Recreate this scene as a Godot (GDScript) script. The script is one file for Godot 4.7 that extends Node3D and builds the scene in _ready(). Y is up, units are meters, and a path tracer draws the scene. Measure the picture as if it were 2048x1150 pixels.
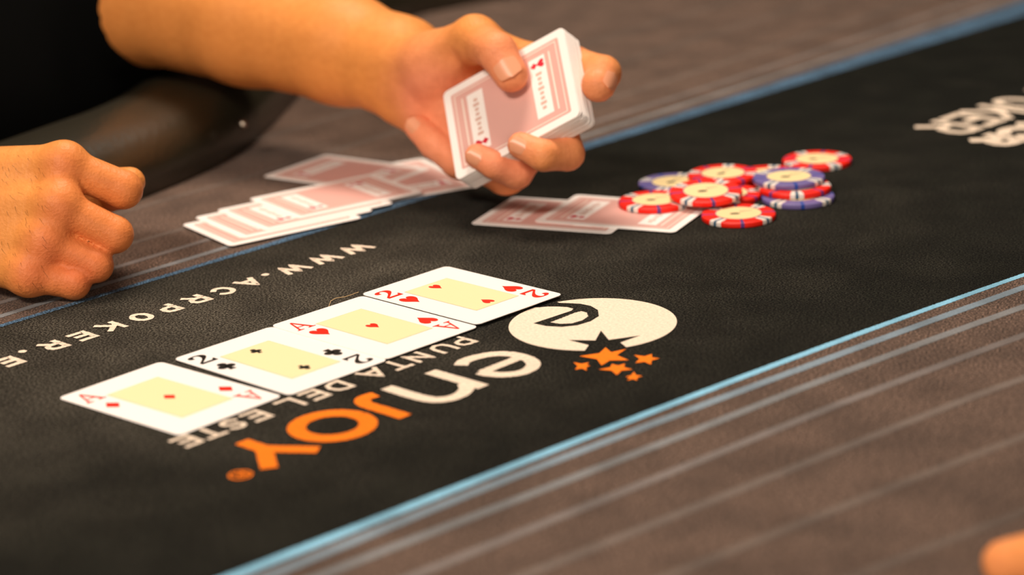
extends Node3D
# A dealer at a poker table: four open cards, a chip pile, hole cards, a muck pile and the held deck.
# Units are metres. The felt lies at y = TOP; printed work is laid out in table millimetres (s along the band, t across it).

const TOP := 0.75
const INV := 0.70710678

var used := {}
var M := {}
var tex := {}

# ---------------------------------------------------------------- helpers: naming and tagging
func numbered(called: String) -> String:
	if not used.has(called):
		used[called] = 0
		return called
	used[called] += 1
	return "%s_%03d" % [called, used[called]]

func tag(o: Node, label: String, category: String, group := "", kind := "") -> void:
	if label != "":
		o.set_meta("label", label)
	if category != "":
		o.set_meta("category", category)
	if group != "":
		o.set_meta("group", group)
	if kind != "":
		o.set_meta("kind", kind)

func thing(called: String, label: String, category: String, at := Vector3.ZERO, turn := 0.0, group := "") -> Node3D:
	var o := Node3D.new()
	o.name = numbered(called)
	add_child(o)
	o.position = at
	o.rotation.y = turn
	tag(o, label, category, group)
	return o

func part(called: String, mesh: Mesh, mat: Material, parent: Node) -> MeshInstance3D:
	var o := MeshInstance3D.new()
	o.name = called
	o.mesh = mesh
	o.material_override = mat
	o.cast_shadow = GeometryInstance3D.SHADOW_CASTING_SETTING_ON
	parent.add_child(o, true)
	return o

func struct(called: String, mesh: Mesh, mat: Material, at: Vector3) -> MeshInstance3D:
	var o := part(called, mesh, mat, self)
	o.position = at
	o.set_meta("kind", "structure")
	return o

# ---------------------------------------------------------------- helpers: frames
func st(s: float, t: float, y := 0.0) -> Vector3:          # table millimetres to metres
	return Vector3((s + t) * INV, 0, (t - s) * INV) / 1000.0 + Vector3(0, TOP + y, 0)

func V(x: float, y: float, z: float) -> Vector3:           # millimetres above the felt
	return Vector3(x, y, z) / 1000.0 + Vector3(0, TOP, 0)

# ---------------------------------------------------------------- helpers: shapes
func flat_poly(stl: SurfaceTool, poly: PackedVector2Array, y: float, jitter := 0.0, rng: RandomNumberGenerator = null) -> void:
	var p := poly
	if jitter > 0.0:
		p = fray(poly, jitter, rng)
	var idx := Geometry2D.triangulate_polygon(p)
	if idx.is_empty():
		p = poly
		idx = Geometry2D.triangulate_polygon(p)
	for i in range(0, idx.size(), 3):
		var a := st(p[idx[i]].x, p[idx[i]].y, y)
		var b := st(p[idx[i + 1]].x, p[idx[i + 1]].y, y)
		var c := st(p[idx[i + 2]].x, p[idx[i + 2]].y, y)
		up_tri(stl, a, b, c)

func up_tri(stl: SurfaceTool, a: Vector3, b: Vector3, c: Vector3) -> void:
	var n := (b - a).cross(c - a)
	if n.y > 0.0:                                            # clockwise seen from above is the front
		var k := b
		b = c
		c = k
	for q in [a, b, c]:
		stl.set_normal(Vector3.UP)
		stl.add_vertex(q)

func fray(poly: PackedVector2Array, amount: float, rng: RandomNumberGenerator) -> PackedVector2Array:
	var out := PackedVector2Array()
	var n := poly.size()
	for i in n:
		var a := poly[i]
		var b := poly[(i + 1) % n]
		var steps: int = maxi(1, int(a.distance_to(b) / 0.55))
		var dir := (b - a).normalized().orthogonal()
		for k in steps:
			out.append(a.lerp(b, float(k) / steps) + dir * rng.randf_range(-amount, amount))
	return out

func smooth(pts: Array, per := 8, closed := false) -> PackedVector2Array:
	var out := PackedVector2Array()
	var n := pts.size()
	var last := n if closed else n - 1
	for i in last:
		var p0: Vector2 = pts[(i - 1 + n) % n] if closed else pts[maxi(i - 1, 0)]
		var p1: Vector2 = pts[i]
		var p2: Vector2 = pts[(i + 1) % n]
		var p3: Vector2 = pts[(i + 2) % n] if closed else pts[mini(i + 2, n - 1)]
		for k in per:
			out.append(bend(p0, p1, p2, p3, float(k) / per))
	if not closed:
		out.append(pts[n - 1])
	return out

func bend(p0: Vector2, p1: Vector2, p2: Vector2, p3: Vector2, u: float) -> Vector2:
	var d := p1.distance_to(p2)
	var m1 := (p2 - p0) / maxf(p0.distance_to(p1) + d, 1e-9) * d
	var m2 := (p3 - p1) / maxf(p2.distance_to(p3) + d, 1e-9) * d
	var u2 := u * u
	var u3 := u2 * u
	return p1 * (2 * u3 - 3 * u2 + 1) + m1 * (u3 - 2 * u2 + u) + p2 * (3 * u2 - 2 * u3) + m2 * (u3 - u2)

# a stroke of even or changing width along a path, as quads in the table plane
func ribbon(stl: SurfaceTool, pts: PackedVector2Array, widths, y: float, caps := 0.0, rng: RandomNumberGenerator = null, jitter := 0.0) -> void:
	var path := PackedVector2Array()
	var ws := PackedFloat32Array()
	var n := pts.size()
	for i in n:
		var w: float = widths[i] if widths is Array or widths is PackedFloat32Array else widths
		if i > 0 and jitter > 0.0:
			var pw: float = widths[i - 1] if widths is Array or widths is PackedFloat32Array else widths
			var steps: int = maxi(1, int(pts[i - 1].distance_to(pts[i]) / 0.7))
			for k in range(1, steps):
				path.append(pts[i - 1].lerp(pts[i], float(k) / steps))
				ws.append(lerpf(pw, w, float(k) / steps))
		path.append(pts[i])
		ws.append(w)
	n = path.size()
	var left := PackedVector2Array()
	var right := PackedVector2Array()
	for i in n:
		var d1 := (path[i] - path[maxi(i - 1, 0)]).normalized()
		var d2 := (path[mini(i + 1, n - 1)] - path[i]).normalized()
		if i == 0:
			d1 = d2
		if i == n - 1:
			d2 = d1
		var d := (d1 + d2)
		d = d.normalized() if d.length() > 0.05 else d1
		var nn := d.orthogonal()
		var m := 1.0 / maxf(0.55, nn.dot(d1.orthogonal()))
		var ja := rng.randf_range(-jitter, jitter) if jitter > 0.0 else 0.0
		var jb := rng.randf_range(-jitter, jitter) if jitter > 0.0 else 0.0
		var c := path[i]
		if caps > 0.0 and i == 0:
			c -= d * caps
		if caps > 0.0 and i == n - 1:
			c += d * caps
		left.append(c + nn * (ws[i] * 0.5 * m + ja))
		right.append(c - nn * (ws[i] * 0.5 * m + jb))
	for i in n - 1:
		var yy := y + (i % 4) * 0.000025
		var a := st(left[i].x, left[i].y, yy)
		var b := st(left[i + 1].x, left[i + 1].y, yy)
		var c2 := st(right[i + 1].x, right[i + 1].y, yy)
		var e := st(right[i].x, right[i].y, yy)
		up_tri(stl, a, b, c2)
		up_tri(stl, a, c2, e)

func new_st() -> SurfaceTool:
	var s := SurfaceTool.new()
	s.begin(Mesh.PRIMITIVE_TRIANGLES)
	return s

func round_rect(w: float, h: float, r: float, seg := 6) -> PackedVector2Array:
	var out := PackedVector2Array()
	for q in 4:
		var cx: float = (w / 2 - r) * [1, -1, -1, 1][q]
		var cy: float = (h / 2 - r) * [1, 1, -1, -1][q]
		for k in seg + 1:
			var a := PI / 2 * (q + float(k) / seg)
			out.append(Vector2(cx + cos(a) * r, cy + sin(a) * r))
	return out

# prism of a convex outline in the local xz plane, y0..y1
func prism(outline: PackedVector2Array, y0: float, y1: float) -> ArrayMesh:
	var s := new_st()
	var n := outline.size()
	var mid := Vector2.ZERO
	for q in outline:
		mid += q / n
	for i in n:
		var a := outline[i]
		var b := outline[(i + 1) % n]
		up_tri(s, Vector3(mid.x, y1, mid.y), Vector3(a.x, y1, a.y), Vector3(b.x, y1, b.y))
		for q in [Vector3(mid.x, y0, mid.y), Vector3(a.x, y0, a.y), Vector3(b.x, y0, b.y)]:
			pass
		var nb := Vector3(0, -1, 0)
		var t1 := Vector3(mid.x, y0, mid.y)
		var t2 := Vector3(a.x, y0, a.y)
		var t3 := Vector3(b.x, y0, b.y)
		if (t2 - t1).cross(t3 - t1).y < 0.0:
			var k := t2
			t2 = t3
			t3 = k
		for q in [t1, t2, t3]:
			s.set_normal(nb)
			s.add_vertex(q)
		var na := Vector3(a.x - mid.x, 0, a.y - mid.y).normalized()
		var ed := (b - a).normalized()
		var nn := Vector3(ed.y, 0, -ed.x)
		if nn.dot(na) < 0:
			nn = -nn
		quad(s, Vector3(a.x, y0, a.y), Vector3(b.x, y0, b.y), Vector3(b.x, y1, b.y), Vector3(a.x, y1, a.y), nn)
	return s.commit()

func quad(s: SurfaceTool, a: Vector3, b: Vector3, c: Vector3, d: Vector3, n: Vector3) -> void:
	if (b - a).cross(c - a).dot(n) > 0.0:
		var k := b
		b = d
		d = k
	for q in [a, b, c, a, c, d]:
		s.set_normal(n)
		s.add_vertex(q)

func flat_local(polys: Array, y: float) -> ArrayMesh:          # flat print in a local xz plane, metres
	var s := new_st()
	for poly in polys:
		var p: PackedVector2Array = poly
		var idx := Geometry2D.triangulate_polygon(p)
		for i in range(0, idx.size(), 3):
			up_tri(s, Vector3(p[idx[i]].x, y, p[idx[i]].y), Vector3(p[idx[i + 1]].x, y, p[idx[i + 1]].y), Vector3(p[idx[i + 2]].x, y, p[idx[i + 2]].y))
	return s.commit()

func box(w: float, h: float, d: float) -> BoxMesh:
	var b := BoxMesh.new()
	b.size = Vector3(w, h, d)
	return b

# lathe round local y: profile of (radius, height), angle range in radians
func lathe(profile: Array, a0 := 0.0, a1 := TAU, seg := 48, grow := 0.0) -> ArrayMesh:
	var s := new_st()
	s.set_smooth_group(0)
	for k in seg:
		var u := lerpf(a0, a1, float(k) / seg)
		var v := lerpf(a0, a1, float(k + 1) / seg)
		for i in profile.size() - 1:
			var p: Vector2 = profile[i]
			var q: Vector2 = profile[i + 1]
			var d := (q - p).normalized()
			var n2 := Vector2(d.y, -d.x)                      # profile runs bottom to top outside: normal points out
			var nu := Vector3(cos(u) * n2.x, n2.y, sin(u) * n2.x)
			var nv := Vector3(cos(v) * n2.x, n2.y, sin(v) * n2.x)
			var g := n2 * grow
			var a := Vector3(cos(u) * (p.x + g.x), p.y + g.y, sin(u) * (p.x + g.x))
			var b := Vector3(cos(v) * (p.x + g.x), p.y + g.y, sin(v) * (p.x + g.x))
			var c := Vector3(cos(v) * (q.x + g.x), q.y + g.y, sin(v) * (q.x + g.x))
			var e := Vector3(cos(u) * (q.x + g.x), q.y + g.y, sin(u) * (q.x + g.x))
			tri_n(s, a, b, c, nu, nv, nv)
			tri_n(s, a, c, e, nu, nv, nu)
	return s.commit()

func tri_n(s: SurfaceTool, a: Vector3, b: Vector3, c: Vector3, na: Vector3, nb: Vector3, nc: Vector3) -> void:
	if (b - a).cross(c - a).length_squared() < 1e-18:
		return
	if (b - a).cross(c - a).dot(na + nb + nc) > 0.0:
		var k := b
		b = c
		c = k
		var kn := nb
		nb = nc
		nc = kn
	s.set_normal(na)
	s.add_vertex(a)
	s.set_normal(nb)
	s.add_vertex(b)
	s.set_normal(nc)
	s.add_vertex(c)

# ---------------------------------------------------------------- bodies: distance field and surface nets
class Field:
	var lo: Vector3
	var h: float
	var nx: int
	var ny: int
	var nz: int
	var d: PackedFloat32Array
	func _init(a: Vector3, b: Vector3, cell: float) -> void:
		lo = a
		h = cell
		nx = int(ceil((b.x - a.x) / cell)) + 1
		ny = int(ceil((b.y - a.y) / cell)) + 1
		nz = int(ceil((b.z - a.z) / cell)) + 1
		d = PackedFloat32Array()
		d.resize(nx * ny * nz)
		d.fill(1.0)
	func fresh() -> Field:
		var g := Field.new(lo, lo + Vector3(h, h, h), h)
		g.nx = nx
		g.ny = ny
		g.nz = nz
		g.d.resize(nx * ny * nz)
		g.d.fill(1.0)
		return g
	# a tapered capsule, joined to what is there with a smooth minimum of reach k; squash flattens it along an axis
	func bone(a: Vector3, b: Vector3, ra: float, rb: float, k := 0.004) -> void:
		var r := maxf(ra, rb) + k + h * 2.5
		var p0 := (Vector3(minf(a.x, b.x), minf(a.y, b.y), minf(a.z, b.z)) - Vector3(r, r, r) - lo) / h
		var p1 := (Vector3(maxf(a.x, b.x), maxf(a.y, b.y), maxf(a.z, b.z)) + Vector3(r, r, r) - lo) / h
		var x0 := maxi(0, int(p0.x))
		var y0 := maxi(0, int(p0.y))
		var z0 := maxi(0, int(p0.z))
		var x1 := mini(nx - 1, int(p1.x) + 1)
		var y1 := mini(ny - 1, int(p1.y) + 1)
		var z1 := mini(nz - 1, int(p1.z) + 1)
		var ba := b - a
		var inv := 1.0 / maxf(ba.length_squared(), 1e-12)
		var ik := 1.0 / k
		for z in range(z0, z1 + 1):
			for y in range(y0, y1 + 1):
				var row := (z * ny + y) * nx
				var q := lo + Vector3(0, y, z) * h - a
				for x in range(x0, x1 + 1):
					var pa := q
					pa.x += x * h
					var t := clampf(pa.dot(ba) * inv, 0.0, 1.0)
					var e := (pa - ba * t).length() - (ra + (rb - ra) * t)
					var o := d[row + x]
					var w := k - absf(e - o)
					if e < o:
						o = e
					if w > 0.0:
						o -= w * w * 0.25 * ik
					d[row + x] = o
	func join(f: Field, k: float) -> void:
		var ik := 1.0 / k
		var g := f.d
		for i in d.size():
			var e := g[i]
			if e > 0.9:
				continue
			var o := d[i]
			var w := k - absf(e - o)
			if e < o:
				o = e
			if w > 0.0:
				o -= w * w * 0.25 * ik
			d[i] = o
	# cut away everything nearer than the plane
	func keep_above(y: float) -> void:
		for z in nz:
			for yy in ny:
				var e := y - (lo.y + yy * h)
				var row := (z * ny + yy) * nx
				for x in nx:
					if d[row + x] < e:
						d[row + x] = e
	func dent(a: Vector3, b: Vector3, r: float, depth: float) -> void:      # a soft crease pressed in along a line
		var reach := r * 2.0
		var p0 := (Vector3(minf(a.x, b.x), minf(a.y, b.y), minf(a.z, b.z)) - Vector3(reach, reach, reach) - lo) / h
		var p1 := (Vector3(maxf(a.x, b.x), maxf(a.y, b.y), maxf(a.z, b.z)) + Vector3(reach, reach, reach) - lo) / h
		var ba := b - a
		var inv := 1.0 / maxf(ba.length_squared(), 1e-12)
		for z in range(maxi(0, int(p0.z)), mini(nz - 1, int(p1.z) + 1) + 1):
			for y in range(maxi(0, int(p0.y)), mini(ny - 1, int(p1.y) + 1) + 1):
				var row := (z * ny + y) * nx
				for x in range(maxi(0, int(p0.x)), mini(nx - 1, int(p1.x) + 1) + 1):
					var pa := lo + Vector3(x, y, z) * h - a
					var t := clampf(pa.dot(ba) * inv, 0.0, 1.0)
					var e := (pa - ba * t).length() / r
					if e < 2.0:
						d[row + x] += depth * exp(-e * e * 2.0)

var net_pos := PackedVector3Array()
var net_nor := PackedVector3Array()
# adds the zero surface of a field; blush: [centre, radius, strength] turns the skin redder there
func net(s: SurfaceTool, f: Field, base: Color, red: Color, blush: Array) -> void:
	var nx := f.nx
	var ny := f.ny
	var nz := f.nz
	var d := f.d
	var h := f.h
	var sx := 1
	var sy := nx
	var sz := nx * ny
	var at := {}
	var pos := PackedVector3Array()
	var nor := PackedVector3Array()
	var far := h * 4.0
	var off := [0, sx, sy, sx + sy, sz, sx + sz, sy + sz, sx + sy + sz]
	var cor := [Vector3(0, 0, 0), Vector3(1, 0, 0), Vector3(0, 1, 0), Vector3(1, 1, 0), Vector3(0, 0, 1), Vector3(1, 0, 1), Vector3(0, 1, 1), Vector3(1, 1, 1)]
	var edges := [[0, 1], [2, 3], [4, 5], [6, 7], [0, 2], [1, 3], [4, 6], [5, 7], [0, 4], [1, 5], [2, 6], [3, 7]]
	for z in nz - 1:
		for y in ny - 1:
			var row := (z * ny + y) * nx
			for x in nx - 1:
				var i := row + x
				var v := d[i]
				if v > far or v < -far:
					continue
				var neg := 0
				for o in off:
					if d[i + o] < 0.0:
						neg += 1
				if neg == 0 or neg == 8:
					continue
				var sum := Vector3.ZERO
				var c := 0
				for e in edges:
					var a := d[i + off[e[0]]]
					var b := d[i + off[e[1]]]
					if (a < 0.0) != (b < 0.0):
						var ca: Vector3 = cor[e[0]]
						sum += ca.lerp(cor[e[1]], a / (a - b))
						c += 1
				at[i] = pos.size()
				pos.append(f.lo + (Vector3(x, y, z) + sum / c) * h)
				nor.append(Vector3(
					d[i + 1] + d[i + 1 + sy] + d[i + 1 + sz] + d[i + 1 + sy + sz] - d[i] - d[i + sy] - d[i + sz] - d[i + sy + sz],
					d[i + sy] + d[i + sy + 1] + d[i + sy + sz] + d[i + sy + sz + 1] - d[i] - d[i + 1] - d[i + sz] - d[i + sz + 1],
					d[i + sz] + d[i + sz + 1] + d[i + sz + sy] + d[i + sz + sy + 1] - d[i] - d[i + 1] - d[i + sy] - d[i + sy + 1]).normalized())
	net_pos = pos
	net_nor = nor
	var col := PackedColorArray()
	for q in pos:
		var w := 0.0
		for b in blush:
			var u: float = q.distance_to(b[0]) / b[1]
			if u < 2.0:
				w += b[2] * exp(-u * u)
		col.append(base.lerp(red, clampf(w, 0.0, 1.0)))
	for i in at:
		var v0 := d[i]
		var z: int = i / sz
		var y: int = (i / sy) % ny
		var x: int = i % nx
		if y > 0 and z > 0 and (v0 < 0.0) != (d[i + sx] < 0.0):
			face(s, pos, nor, col, at, i, i - sy, i - sy - sz, i - sz)
		if x > 0 and z > 0 and (v0 < 0.0) != (d[i + sy] < 0.0):
			face(s, pos, nor, col, at, i, i - sx, i - sx - sz, i - sz)
		if x > 0 and y > 0 and (v0 < 0.0) != (d[i + sz] < 0.0):
			face(s, pos, nor, col, at, i, i - sx, i - sx - sy, i - sy)

func face(s: SurfaceTool, pos: PackedVector3Array, nor: PackedVector3Array, col: PackedColorArray, at: Dictionary, a: int, b: int, c: int, e: int) -> void:
	if not (at.has(a) and at.has(b) and at.has(c) and at.has(e)):
		return
	var q := [at[a], at[b], at[c], at[e]]
	var n: Vector3 = nor[q[0]] + nor[q[1]] + nor[q[2]] + nor[q[3]]
	var g: Vector3 = (pos[q[1]] - pos[q[0]]).cross(pos[q[2]] - pos[q[0]])
	if g.dot(n) > 0.0:
		q = [q[3], q[2], q[1], q[0]]
	for k in [0, 1, 2, 0, 2, 3]:
		s.set_normal(nor[q[k]])
		s.set_color(col[q[k]])
		s.add_vertex(pos[q[k]])

# ---------------------------------------------------------------- materials
func noise_tex(key: String, freq: float, octaves: int, c0: Color, c1: Color, size := 512, type := FastNoiseLite.TYPE_SIMPLEX_SMOOTH, lo := 0.25, hi := 0.75) -> NoiseTexture2D:
	var n := FastNoiseLite.new()
	n.seed = key.hash() % 1000
	n.noise_type = type
	n.frequency = freq
	n.fractal_octaves = octaves
	var t := NoiseTexture2D.new()
	t.width = size
	t.height = size
	t.seamless = true
	t.noise = n
	var g := Gradient.new()
	g.offsets = PackedFloat32Array([lo, hi])
	g.colors = PackedColorArray([c0, c1])
	t.color_ramp = g
	return t

func mat(color: Color, rough := 0.6, spec := 0.5) -> StandardMaterial3D:
	var m := StandardMaterial3D.new()
	m.albedo_color = color
	m.roughness = rough
	m.metallic_specular = spec
	return m

func felt(color: Color) -> StandardMaterial3D:                # short woven pile: fine grain over slow mottling
	var m := mat(color, 0.9, 0.2)
	m.albedo_texture = tex.grain
	m.uv1_triplanar = true
	m.uv1_world_triplanar = true
	m.uv1_scale = Vector3(5.5, 5.5, 5.5)
	m.heightmap_enabled = true
	m.heightmap_texture = tex.pile
	m.heightmap_scale = 0.03
	m.rim_enabled = true
	m.rim = 0.25
	m.rim_tint = 0.3
	m.detail_enabled = true
	m.detail_blend_mode = BaseMaterial3D.BLEND_MODE_MUL
	m.detail_albedo = tex.mottle
	m.detail_uv_layer = BaseMaterial3D.DETAIL_UV_2
	m.uv2_triplanar = true
	m.uv2_world_triplanar = true
	m.uv2_scale = Vector3(3.1, 3.1, 3.1)
	return m

func make_materials() -> void:
	tex.grain = noise_tex("grain", 0.115, 3, Color(0.26, 0.25, 0.24), Color(1, 1, 1), 1024)
	tex.print_grain = noise_tex("print_grain", 0.17, 2, Color(0.93, 0.925, 0.92), Color(1, 1, 1), 512)
	tex.pile = noise_tex("pile", 0.19, 2, Color(0, 0, 0), Color(1, 1, 1), 1024)
	tex.mottle = noise_tex("mottle", 0.012, 3, Color(0.86, 0.86, 0.86), Color(1, 1, 1), 512)
	tex.skin = noise_tex("skin", 0.06, 3, Color(0, 0, 0), Color(1, 1, 1), 512, FastNoiseLite.TYPE_CELLULAR)
	tex.vinyl = noise_tex("vinyl", 0.05, 3, Color(0, 0, 0), Color(1, 1, 1), 512, FastNoiseLite.TYPE_CELLULAR)
	tex.blotch = noise_tex("blotch", 0.015, 3, Color(0.96, 0.94, 0.92), Color(1, 1, 1), 512)
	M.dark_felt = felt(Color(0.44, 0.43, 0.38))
	M.grey_felt = felt(Color(0.575, 0.468, 0.405))
	M.print_white = felt(Color(0.96, 0.88, 0.79))
	M.print_orange = felt(Color(1.0, 0.50, 0.06))
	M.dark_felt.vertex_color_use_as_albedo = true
	M.dark_felt.rim = 0.08
	M.dark_felt.metallic_specular = 0.12
	for k in ["print_white", "print_orange"]:
		M[k].albedo_texture = tex.print_grain
		M[k].heightmap_scale = 0.012
		M[k].detail_enabled = false
	M.stripes = []
	for c in [Color(0.56, 0.80, 0.92), Color(0.53, 0.60, 0.65), Color(0.52, 0.525, 0.53), Color(0.50, 0.465, 0.45), Color(0.465, 0.415, 0.385), Color(0.44, 0.385, 0.35), Color(0.42, 0.365, 0.33)]:
		var q := felt(c)
		q.albedo_texture = tex.print_grain
		q.heightmap_scale = 0.012
		M.stripes.append(q)
	M.far_blue = felt(Color(0.44, 0.62, 0.78))
	M.card = mat(Color(0.965, 0.94, 0.92), 0.45, 0.4)
	M.card_yellow = mat(Color(0.96, 0.875, 0.68), 0.45, 0.4)
	M.card_line = mat(Color(0.62, 0.52, 0.30), 0.5, 0.3)
	M.card_red = mat(Color(0.82, 0.13, 0.03), 0.5, 0.3)
	M.card_black = mat(Color(0.06, 0.06, 0.05), 0.5, 0.3)
	M.card_pink = mat(Color(0.87, 0.67, 0.63), 0.45, 0.4)
	M.card_pale = mat(Color(0.955, 0.90, 0.85), 0.45, 0.4)
	M.card_logo = mat(Color(0.80, 0.16, 0.24), 0.45, 0.4)
	M.card_text = mat(Color(0.84, 0.68, 0.62), 0.45, 0.4)
	M.chip_red = mat(Color(0.92, 0.12, 0.035), 0.5, 0.4)
	M.chip_purple = mat(Color(0.43, 0.38, 0.60), 0.5, 0.4)
	M.chip_white = mat(Color(0.90, 0.86, 0.82), 0.5, 0.4)
	M.chip_teal = mat(Color(0.06, 0.33, 0.45), 0.5, 0.4)
	M.chip_blue = mat(Color(0.08, 0.25, 0.60), 0.5, 0.4)
	M.chip_violet = mat(Color(0.36, 0.22, 0.48), 0.5, 0.4)
	M.chip_cream = mat(Color(0.95, 0.86, 0.64), 0.4, 0.4)
	M.chip_ink = mat(Color(0.14, 0.13, 0.09), 0.5, 0.4)
	M.chip_grey = mat(Color(0.60, 0.55, 0.45), 0.5, 0.4)
	var sk := mat(Color(1, 1, 1), 0.5, 0.32)
	sk.vertex_color_use_as_albedo = true
	sk.albedo_texture = tex.blotch
	sk.uv1_triplanar = true
	sk.uv1_scale = Vector3(18, 18, 18)
	sk.heightmap_enabled = true
	sk.heightmap_texture = tex.skin
	sk.heightmap_scale = 0.02
	M.skin = sk
	M.nail = mat(Color(0.91, 0.62, 0.47), 0.35, 0.5)
	M.hair = mat(Color(0.08, 0.05, 0.03), 0.6, 0.3)
	var sh := mat(Color(0.03, 0.032, 0.03), 0.95, 0.15)
	M.shirt = sh
	var vy := mat(Color(0.15, 0.135, 0.09), 0.3, 0.7)
	vy.heightmap_enabled = true
	vy.heightmap_texture = tex.vinyl
	vy.heightmap_scale = 0.02
	vy.uv1_triplanar = true
	vy.uv1_world_triplanar = true
	vy.uv1_scale = Vector3(9, 9, 9)
	M.vinyl = vy
	M.wood = mat(Color(0.16, 0.10, 0.07), 0.5, 0.5)
	M.metal = mat(Color(0.7, 0.66, 0.6), 0.3, 0.5)
	M.metal.metallic = 1.0
	M.thread = mat(Color(0.86, 0.72, 0.52), 0.7, 0.3)
	M.carpet = mat(Color(0.16, 0.09, 0.08), 0.95, 0.2)
	M.wall = mat(Color(0.20, 0.17, 0.15), 0.9, 0.2)
	M.ceiling = mat(Color(0.30, 0.28, 0.26), 0.9, 0.2)

# ---------------------------------------------------------------- printed lettering
# strokes in cap heights: x to the reader's right, y up
func glyph(ch: String) -> Array:
	match ch:
		"W": return [[Vector2(0, 1), Vector2(0.30, 0), Vector2(0.62, 1), Vector2(0.94, 0), Vector2(1.24, 1)], 1.24]
		"A": return [[Vector2(0, 0), Vector2(0.42, 1), Vector2(0.84, 0)], [Vector2(0.14, 0.28), Vector2(0.70, 0.28)], 0.84]
		"C": return [arc(0.47, 0.5, 0.47, 0.5, 42, 318), 0.80]
		"R": return [[Vector2(0, 0), Vector2(0, 1), Vector2(0.45, 1), Vector2(0.66, 0.92), Vector2(0.74, 0.70), Vector2(0.66, 0.47), Vector2(0.45, 0.38), Vector2(0, 0.38)], [Vector2(0.42, 0.38), Vector2(0.74, 0)], 0.76]
		"P": return [[Vector2(0, 0), Vector2(0, 1), Vector2(0.45, 1), Vector2(0.66, 0.92), Vector2(0.74, 0.68), Vector2(0.66, 0.44), Vector2(0.45, 0.35), Vector2(0, 0.35)], 0.74]
		"O": return [arc(0.48, 0.5, 0.48, 0.5, 0, 360), 0.96]
		"K": return [[Vector2(0, 0), Vector2(0, 1)], [Vector2(0.76, 1), Vector2(0.05, 0.36)], [Vector2(0.30, 0.60), Vector2(0.80, 0)], 0.80]
		"E": return [[Vector2(0.70, 1), Vector2(0, 1), Vector2(0, 0), Vector2(0.72, 0)], [Vector2(0, 0.5), Vector2(0.62, 0.5)], 0.72]
		"U": return [[Vector2(0, 1), Vector2(0, 0.42), Vector2(0.08, 0.14), Vector2(0.38, 0), Vector2(0.68, 0.14), Vector2(0.76, 0.42), Vector2(0.76, 1)], 0.76]
		"N": return [[Vector2(0, 0), Vector2(0, 1), Vector2(0.80, 0), Vector2(0.80, 1)], 0.80]
		"T": return [[Vector2(0, 1), Vector2(0.80, 1)], [Vector2(0.40, 1), Vector2(0.40, 0)], 0.80]
		"D": return [[Vector2(0, 0), Vector2(0, 1), Vector2(0.36, 1), Vector2(0.68, 0.88), Vector2(0.82, 0.5), Vector2(0.68, 0.12), Vector2(0.36, 0), Vector2(0, 0)], 0.82]
		"L": return [[Vector2(0, 1), Vector2(0, 0), Vector2(0.66, 0)], 0.66]
		"S": return [[Vector2(0.66, 0.86), Vector2(0.50, 0.97), Vector2(0.34, 1), Vector2(0.12, 0.93), Vector2(0.04, 0.75), Vector2(0.14, 0.58), Vector2(0.36, 0.50), Vector2(0.58, 0.42), Vector2(0.68, 0.25), Vector2(0.58, 0.07), Vector2(0.34, 0), Vector2(0.14, 0.04), Vector2(0, 0.15)], 0.70]
		".": return [[Vector2(0, 0.0), Vector2(0.02, 0.0)], 0.05]
	return [0.5]

func arc(cx: float, cy: float, rx: float, ry: float, a0: float, a1: float) -> Array:
	var out := []
	var n := 28
	for k in n + 1:
		var a := deg_to_rad(lerpf(a0, a1, float(k) / n))
		out.append(Vector2(cx + rx * cos(a), cy + ry * sin(a)))
	return out

# one printed letter of its own; s_left is the reader's left edge, base the reader's baseline (table mm)
func letter(ch: String, s_left: float, base: float, width: float, cap: float, stroke: float, material: Material, parent: Node, rng: RandomNumberGenerator, jitter := 0.22) -> void:
	var g := glyph(ch)
	var gw: float = g[g.size() - 1]
	var s := new_st()
	var h := cap - stroke
	var kx := (width - stroke) / gw
	if ch == ".":
		var p := PackedVector2Array()
		for k in 20:
			p.append(Vector2(s_left - width / 2, base + width / 2) + Vector2.from_angle(TAU * k / 20) * width / 2)
		flat_poly(s, p, 0.0003, jitter, rng)
	else:
		for i in g.size() - 1:
			var pts := PackedVector2Array()
			for q in g[i]:
				pts.append(Vector2(s_left - stroke / 2 - q.x * kx, base + stroke / 2 + q.y * h))
			ribbon(s, pts, stroke, 0.0003 + 0.00012 * i, stroke * 0.5, rng, jitter)
	part("printed_letter", s.commit(), material, parent)

# ---------------------------------------------------------------- playing cards (local: x right, -z towards the card's top, y up)
const CARD_T := 0.0003
func heart(w: float, h: float) -> PackedVector2Array:      # centred, tip towards +z
	var out := PackedVector2Array()
	for k in 40:
		var a := TAU * k / 40
		var x := 16.0 * pow(sin(a), 3)
		var y := 13.0 * cos(a) - 5.0 * cos(2 * a) - 2.0 * cos(3 * a) - cos(4 * a)
		out.append(Vector2(x / 32.0 * w, -(y + 2.5) / 29.0 * h))
	return out

func diamond(w: float, h: float) -> PackedVector2Array:
	return PackedVector2Array([Vector2(0, -h / 2), Vector2(w / 2, 0), Vector2(0, h / 2), Vector2(-w / 2, 0)])

func club(w: float, h: float) -> Array:
	var out := []
	var r := w * 0.25
	for c in [Vector2(0, -h * 0.24), Vector2(-w * 0.25, h * 0.06), Vector2(w * 0.25, h * 0.06)]:
		var p := PackedVector2Array()
		for k in 18:
			p.append(c + Vector2.from_angle(TAU * k / 18) * r)
		out.append(p)
	out.append(PackedVector2Array([Vector2(-w * 0.06, -h * 0.05), Vector2(w * 0.06, -h * 0.05), Vector2(w * 0.2, h * 0.5), Vector2(-w * 0.2, h * 0.5)]))
	return out

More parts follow.
